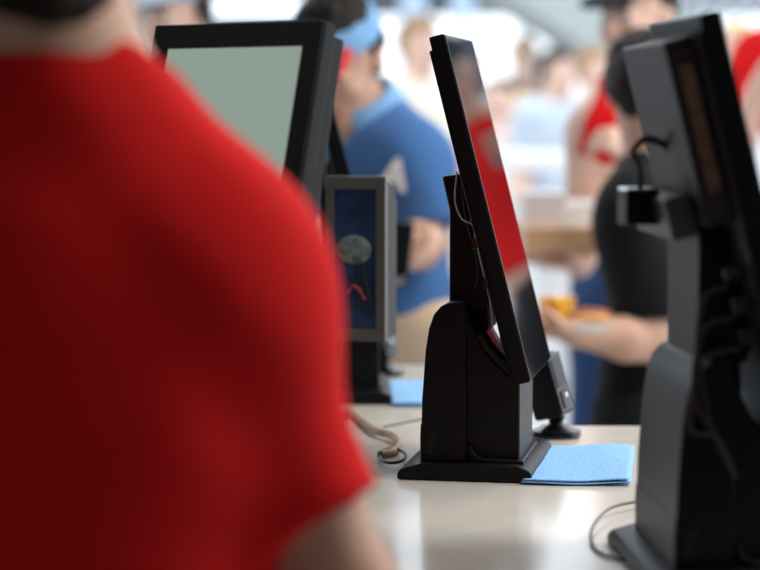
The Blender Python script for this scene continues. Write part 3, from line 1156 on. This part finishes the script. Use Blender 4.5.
cord('thick beige cord curling on the counter beside the red sleeve', [on(346, 413, 0, .0045), on(357, 421, 0, .0045), on(375, 436, .002, .0045), on(392, 441, .002, .0045), on(399, 448, 0, .0045), on(393, 456, 0, .0045), on(380, 459, 0, .0045)], 0.0045, BEIGE_CORD)
lp = []
for k in range(15):
    a = k / 14 * 2.1 * PI + 2.6
    lp.append(on(393 + 12.5 * math.cos(a), 461 - 6.2 * math.sin(a), 0.0015 + 0.004 * k / 14, .0018))
cord('small loop of black cord beside the central terminal foot', lp, 0.0017, RUBBER)
cord('thin grey wire running across the counter behind the central terminal', [on(384, 428), on(390, 427), on(400, 425), on(420, 421), on(445, 418), on(480, 422)], 0.0012, GREY_CORD)
cord('thin dark wire looping out from the right terminal foot', [on(690, 498), on(655, 505, .004), on(637, 510, .006), on(612, 516, .006), on(597, 527, .004), on(591, 540, .002), on(596, 551), on(606, 557), on(622, 561)], 0.0015, GREY_CORD)

# ------------------------------------------------------------------ people
SK1 = skin('warm', (0.60, 0.36, 0.26))
SK2 = skin('pale', (0.68, 0.45, 0.36))
SK3 = skin('tan', (0.44, 0.22, 0.13))
RED = cloth('red_cotton', (0.66, 0.010, 0.011), sheen=0.04, spec=0.10)
BLUE = cloth('blue_polo', (0.065, 0.17, 0.42))
LBLUE = cloth('light_blue_cotton', (0.22, 0.44, 0.75))
NAVY = cloth('navy_cotton', (0.02, 0.03, 0.09))
BLACKC = cloth('black_cotton', (0.007, 0.0085, 0.0105))
KHAKI = cloth('khaki_cotton', (0.70, 0.54, 0.40))
JEANS = cloth('blue_denim', (0.03, 0.075, 0.21))
CREAM = cloth('cream_cotton', (0.70, 0.66, 0.58))
WHITEC = cloth('white_cotton', (0.62, 0.63, 0.65))
PINKC = cloth('pink_cotton', (0.66, 0.50, 0.45))
PBLUE = cloth('pale_blue_cotton', (0.48, 0.56, 0.66))
CAPC = cloth('dark_cap', (0.010, 0.016, 0.028))
SHOE = mat('dark_shoe', (0.03, 0.03, 0.035), 0.5, noise=(20, 0.1))
HB = hairm('black', (0.012, 0.010, 0.009))
HD = hairm('dark_brown', (0.016, 0.011, 0.008))
HL = hairm('light_brown', (0.30, 0.19, 0.10))
HBL = hairm('blond', (0.62, 0.46, 0.26))

# 1 foreground person in red, seen from behind
d = 1.24
f = unit((-0.12, 1, 0)); l = unit((-1, -0.12, 0))
nk = V(P(62, 132, d))
shR = V(P(222, 266, d)); shL = V(P(-86, 196, d))
J = dict(neck=nk, shR=shR, shL=shL, chest=nk + V((0, .0, -.165)), waist=nk + V((.0, 0, -.36)), pelvis=nk + V((.0, 0, -.50)),
         elR=V(P(346, 592, d)), wrR=V(P(368, 935, 1.32)), elL=V(P(-190, 560, d)), wrL=V(P(-190, 900, 1.32)),
         hipL=nk + V((-.085, 0, -.53)), hipR=nk + V((.085, 0, -.53)), knL=nk + V((-.09, .01, -.90)), knR=nk + V((.09, .01, -.90)),
         anL=V((nk[0] - .095, nk[1], .07)), anR=V((nk[0] + .095, nk[1], .07)), head=nk + V((-.016, .015, .142)), f=f, l=l, hf=unit((-.35, 1, -.05)))
person('person', 'person in a red t-shirt seen from behind in the near left foreground', J, 1.55, 0.006, SK1, HD, RED, NAVY, SHOE,
       sleeve=.74, sleeve_r=0.009, arm_r=.80, neck_tilt=.42, nape=.022, hair_nape=True, hair_noise=.002, girth=1.06, hair_puff=.006, shirt_hem=0.50, folds=0.0025, waist=.56)

# 2 employee in the blue polo and visor, looking down at hands
d = 3.8
f = unit((-0.45, -0.89, 0)); l = unit((0.89, -0.45, 0))
nk = V(P(364, 128, d))
J = dict(neck=nk, shL=V(P(413, 164, d - .08)), shR=V(P(306, 158, d + .06)), chest=V(P(372, 190, d)), waist=V(P(380, 255, d)), pelvis=V(P(388, 315, d)),
         elL=V(P(424, 240, d - .10)), wrL=V(P(404, 256, d - .30)), elR=V(P(300, 235, d + .0)), wrR=V(P(366, 258, d - .28)),
         head=V(P(337, 60, d - .06)), f=f, l=l, hf=unit((-.28, -.85, -.52)))
for n, sx in (('L', 1), ('R', -1)):
    b = J['pelvis'] + l * sx * .09
    J['hip' + n] = b - V((0, 0, .03)); J['kn' + n] = V((b[0], b[1], .47)); J['an' + n] = V((b[0], b[1], .07))
H2 = 1.66
blue_p = person('person', 'person in a blue polo shirt and blue visor looking down at their hands', J, H2, 0.0072, SK1, HB, BLUE, KHAKI, SHOE,
       hat=('visor', LBLUE, mat('red_brim', (0.62, 0.03, 0.04), 0.6, noise=(20, .05))), girth=.88, nape=.01, vneck=.05, sleeve=.80, sleeve_r=.026, shirt_hem=.578, collar=LBLUE, waist=.61, hair_puff=.004, hair_noise=.004,
       hands=dict(L=dict(dir=(-.5, -.35, .15), palm=(-.3, -.2, -1), curl=.7, thumb=(0, 0, 1)), R=dict(dir=(.5, -.3, .05), palm=(0, -.1, 1), curl=.6)))
# script letter on the chest
fc = bpy.data.curves.new('chest_letter', 'FONT')
fc.body = 'A'
fc.size = 0.080
fc.shear = 0.25
fc.extrude = 0.0008
fc.offset = 0.0018
fc.align_x = 'CENTER'; fc.align_y = 'CENTER'
lo_ = bpy.data.objects.new('tmpA', fc)
COL.objects.link(lo_)
bpy.context.view_layer.update()
me = bpy.data.meshes.new_from_object(lo_.evaluated_get(bpy.context.evaluated_depsgraph_get()))
bpy.data.objects.remove(lo_)
logo = link('chest_letter', me, mat('white_embroidery', (.88, .88, .88), .8, noise=(40, .03)))
LOGO_AT = P(390, 177, 3.66)
shirt_o = [c for c in blue_p.children if c.name.startswith('shirt')][0]
logo.parent = shirt_o
zax = Vector((-.25, -.95, .12)).normalized(); xax = Vector((0, 0, 1)).cross(zax).normalized(); yax = zax.cross(xax)
bpy.context.view_layer.update()
dg = bpy.context.evaluated_depsgraph_get()
# seat the letter on the cloth
cdir = (LOGO_AT - Vector(cam.location)).normalized()
best = None
for v in shirt_o.data.vertices:
    q = v.co - Vector(cam.location)
    tt = q.dot(cdir)
    off = (q - cdir * tt).length
    if off < 0.012 and (best is None or tt < best): best = tt
pos = Vector(cam.location) + cdir * ((best if best else 3.4) - 0.006)
logo.matrix_basis = Matrix.Translation(pos) @ Matrix(((xax.x, yax.x, zax.x, 0), (xax.y, yax.y, zax.y, 0), (xax.z, yax.z, zax.z, 0), (0, 0, 0, 1)))

# black phone-like reader in that person's hands
rp_ = thing('handheld_reader', 'black handheld reader with a silver end held by the person in blue polo', 'card reader', P(397, 253, 3.42))
bm = bmesh.new()
box(bm, (0, 0, 0.0), (0.046, 0.03, 0.105), Matrix.Rotation(.12, 4, 'Y'), bev=0.006)
obj('reader_body', bm, BLACK, rp_)
bm = bmesh.new()
box(bm, (-0.002, -0.003, -0.044), (0.03, 0.03, 0.012), bev=0.003)
obj('silver_end', bm, METAL, rp_)

# 3 boy in black, seen from behind his left side, carrying food
d = 3.8
f = unit((-0.80, 0.60, 0)); l = unit((-.60, -.80, 0))
nk = V(P(652, 172, d))
J = dict(neck=nk, shL=V(P(634, 214, d - .10)), shR=V(P(672, 205, d + .14)), chest=nk + V((.01, 0, -.14)), waist=nk + V((.015, 0, -.30)), pelvis=nk + V((.01, 0, -.42)),
         elL=V(P(655, 342, d - .16)), wrL=V(P(573, 333, d - .22)), elR=V(P(690, 330, d + .2)), wrR=V(P(600, 330, d + .06)),
         head=V(P(646, 92, d)), f=f, l=l, hf=unit((-.05, 1, -.15)))
for n, sx in (('L', 1), ('R', -1)):
    b = J['pelvis'] + l * sx * .08
    J['hip' + n] = b - V((0, 0, .03)); J['kn' + n] = V((b[0], b[1], .40)); J['an' + n] = V((b[0], b[1], .07))
person('person', 'person in a black t-shirt seen from behind carrying a food tray', J, 1.46, 0.0072, SK1, HD, BLACKC, BLACKC, SHOE, sleeve=.86, sleeve_r=.030, arm_r=1.05,
       shirt_hem=.47, waist=.58, folds=.005, hair_noise=.004, hair_puff=.012, hands=dict(L=dict(dir=(-1, -.05, .12), palm=(0, .3, 1), curl=.35, thumb=(0, -1, 0)), R=dict(dir=(-1, -.2, 0), palm=(0, 0, 1), curl=.3)))

# food tray in the boy's hands
fp = P(577, 328, 3.60)
ft = thing('food_tray', 'white paper food tray of fries and a hot dog held by the person in black', 'tray', fp)
bm = bmesh.new()
lathe(bm, [(0, 0), (0.062, 0), (0.082, 0.012), (0.086, 0.012), (0.064, -0.003), (0, -0.003)], n=36, sx=.80, sy=0.66)
obj('tray_dish', bm, CUP, ft)
YEL = mat('yellow_fries', (0.95, 0.52, 0.04), 0.6, noise=(30, .15))
BUN = mat('toasted_bun', (0.62, 0.33, 0.12), 0.6, noise=(25, .2))
MEAT = mat('sausage', (0.42, 0.10, 0.05), 0.45, noise=(30, .2))
rs = random.Random(4)
for k in range(60):
    bm = bmesh.new()
    a = rs.uniform(0, 6.28); r = rs.uniform(0, .020)
    c = Vector((-0.036 + r * math.cos(a), r * math.sin(a) * 1.1, 0.008 + rs.uniform(0, .042)))
    R = Matrix.Rotation(rs.uniform(0, 3.1), 4, 'Z') @ Matrix.Rotation(rs.uniform(-.7, .7), 4, 'Y')
    box(bm, c, (rs.uniform(.028, .042), .007, .007), R, bev=.0012, seg=1)
    o = obj('french_fry', bm, YEL, loc=fp)
    tag(o, 'yellow french fry in the heap on the white food tray', 'fries', 'fries on the food tray')
hd = thing('hot_dog', 'toasted bun filled with a reddish sausage at the right of the food tray', 'hot dog', fp + Vector((0.022, -0.004, 0.004)))
for sy in (-1, 1):
    bm = bmesh.new()
    tube(bm, [(-.030, sy * .010, .010), (-.015, sy * .012, .012), (.015, sy * .012, .012), (.030, sy * .010, .010)], lambda t: .012 * math.sin(PI * (0.12 + .76 * t)) ** .4, 12)
    obj('bun', bm, BUN, hd)
bm = bmesh.new()
tube(bm, [(-.036, 0, .018), (-.01, .002, .023), (.014, -.002, .022), (.036, 0, .018)], lambda t: .0085 * math.sin(PI * (0.1 + .8 * t)) ** .4, 12)
obj('sausage', bm, MEAT, hd)

# 4 tray carrier with cap, red jersey and bare arms
d = 4.5
f = unit((-0.75, -0.66, 0)); l = unit((0.66, -0.75, 0))
nk = V(P(638, 88, d))
J = dict(neck=nk, shR=V(P(596, 130, d - .02)), shL=V(P(668, 128, d + .02)), chest=V(P(630, 160, d)), waist=V(P(636, 222, d)), pelvis=V(P(642, 275, d)),
         elR=V(P(586, 222, d - .06)), wrR=V(P(578, 262, d - .26)), elL=V(P(684, 215, d - .12)), wrL=V(P(640, 168, d - .28)),
         head=V(P(637, 18, d)), f=f, l=l, hf=unit((-.66, -.74, -.10)))
for n, sx in (('L', 1), ('R', -1)):
    b = J['pelvis'] + l * sx * .085
    J['hip' + n] = b - V((0, 0, .03)); J['kn' + n] = V((b[0] - .02, b[1], .46)); J['an' + n] = V((b[0] - .03, b[1], .07))
person('person', 'person in a dark cap and red jersey with bare arms carrying a wooden tray', J, 1.68, 0.008, SK2, HD, RED, JEANS, SHOE,
       hat=('cap', CAPC, CAPC), tank=True, sleeve=0, sleeve_r=.012, girth=1.0, shirt_hem=.62, waist=.64, arm_r=1.3,
       hands=dict(R=dict(dir=(-.75, -.45, .05), palm=(0, 0, 1), curl=.15), L=dict(dir=(-.6, -.2, .65), palm=(-.5, .4, -.2), curl=1.0)))
WOOD = mat('pale_wood', (0.80, 0.50, 0.29), 0.45, noise=(9, 0.14))
tp = P(566, 247, 4.16)
tr = thing('serving_tray', 'pale wooden tray held at waist height with white boxes on it', 'tray', tp, 0.12)
bm = bmesh.new()
box(bm, (0, 0, 0.004), (0.20, 0.26, 0.012), bev=.003)
obj('tray_floor', bm, WOOD, tr)
for c, s in (((0, -.13, .022), (.212, .012, .05)), ((0, .13, .022), (.212, .012, .05)), ((-.1, 0, .022), (.012, .248, .05)), ((.1, 0, .022), (.012, .248, .05))):
    bm = bmesh.new()
    box(bm, c, s, bev=.003)
    obj('tray_rim', bm, WOOD, tr)
for c, s, lab in (((-.045, .0, .06), (.085, .10, .10), 'left white paper box standing on the wooden tray'), ((.045, .02, .05), (.075, .10, .08), 'right white paper box standing on the wooden tray')):
    bm = bmesh.new()
    box(bm, c, s, bev=.004)
    tag(obj('food_box', bm, CUP, loc=tp), lab, 'box', 'food boxes on the wooden tray')

# 5 red person by the right edge (mirrored in the central screen)
d = 5.6
J = stand_pose((828 - 380) / F_PX * d, d, 1.80, -0.38, ('down', 'up'), head_turn=-.1, head_tilt=.1)
rp5 = person('person', 'person in a red shirt and dark cap half hidden at the right edge', J, 1.80, 0.009, SK2, HD, RED, BLACKC, SHOE, hat=('cap', CAPC, CAPC), sleeve=.8, shirt_hem=.62, waist=.652)

sh5 = [c for c in rp5.children if c.name.startswith('shirt')][0]
fw = Vector(J['f']).normalized(); lf = Vector(J['l']).normalized()
ch = Vector(J['chest']) + Vector((0, 0, .11)) - lf * 0.045
mx = max((v.co - ch).dot(fw) for v in sh5.data.vertices if abs((v.co - ch).dot(lf)) < .05 and abs(v.co.z - ch.z) < .05)
PM = Matrix(((lf.x, 0, fw.x, 0), (lf.y, 0, fw.y, 0), (0, 1, 0, 0), (0, 0, 0, 1)))
for nm, c, s, m_ in (('chest_patch', (0, 0, 0), (.085, .10, .008), mat('patch_grey', (.30, .27, .27), .8, noise=(40, .1))),
                     ('patch_mark', (0, .012, .005), (.045, .035, .004), mat('patch_orange', (.55, .22, .10), .8, noise=(40, .1))),
                     ('patch_mark', (0, -.030, .005), (.06, .022, .004), mat('patch_blue', (.08, .10, .16), .8, noise=(40, .1)))):
    bm = bmesh.new()
    box(bm, c, s, bev=.001)
    bmesh.ops.transform(bm, matrix=Matrix.Translation(ch + fw * (mx - .001)) @ PM, verts=bm.verts)
    o = obj(nm, bm, m_, sh5)

# 6 far figures, out of focus


def far(px, d, H, yaw, lab, sk, hr, sh, pa, arms=('down', 'down'), h=.013, **k):
    J = stand_pose((px - 380) / F_PX * d, d, H, yaw, arms, head_turn=k.pop('turn', 0), head_tilt=k.pop('tl', 0))
    return person('person', lab, J, H, h, sk, hr, sh, pa, SHOE, folds=0.002, hair_noise=0, hair_puff=.012, **k)


far(419, 8.6, 1.70, 0.6, 'blurred person in a cream shirt behind the blue polo shirt', SK2, HL, CREAM, KHAKI, girth=1.2)
far(176, 5.2, 1.66, -0.5, 'blurred person in a light blue cap above the lit monitor', SK2, HD, PBLUE, NAVY, hat=('cap', LBLUE, PBLUE))
far(556, 9.6, 1.60, 0.7, 'distant person in a pale blue shirt with one arm bent beyond the white shelf', SK2, HB, PBLUE, WHITEC, arms=('bent', 'down'))
far(503, 11.0, 1.48, -0.6, 'distant person in a pink top just right of the central screen', SK2, HD, PINKC, WHITEC, hair_len='long')
far(523, 13.2, 1.78, 0.2, 'farthest person in a pale pink shirt, taller than the one in pink beside them', SK2, HBL, PINKC, CREAM)
far(592, 10.0, 1.62, 0.9, 'distant person in a white shirt beneath the staircase', SK2, HL, WHITEC, PBLUE)
far(524, 10.2, 1.40, -0.9, 'distant small person in a white shirt with one arm raised', SK2, HBL, WHITEC, PINKC, arms=('up', 'down'))
far(735, 8.0, 1.66, 0.1, 'distant person in a white shirt hidden behind the right terminal', SK2, HBL, WHITEC, KHAKI, hair_len='long')
far(470, 14.0, 1.72, 0.0, 'distant person in a cream top far behind the central screen', SK2, HL, CREAM, CREAM)
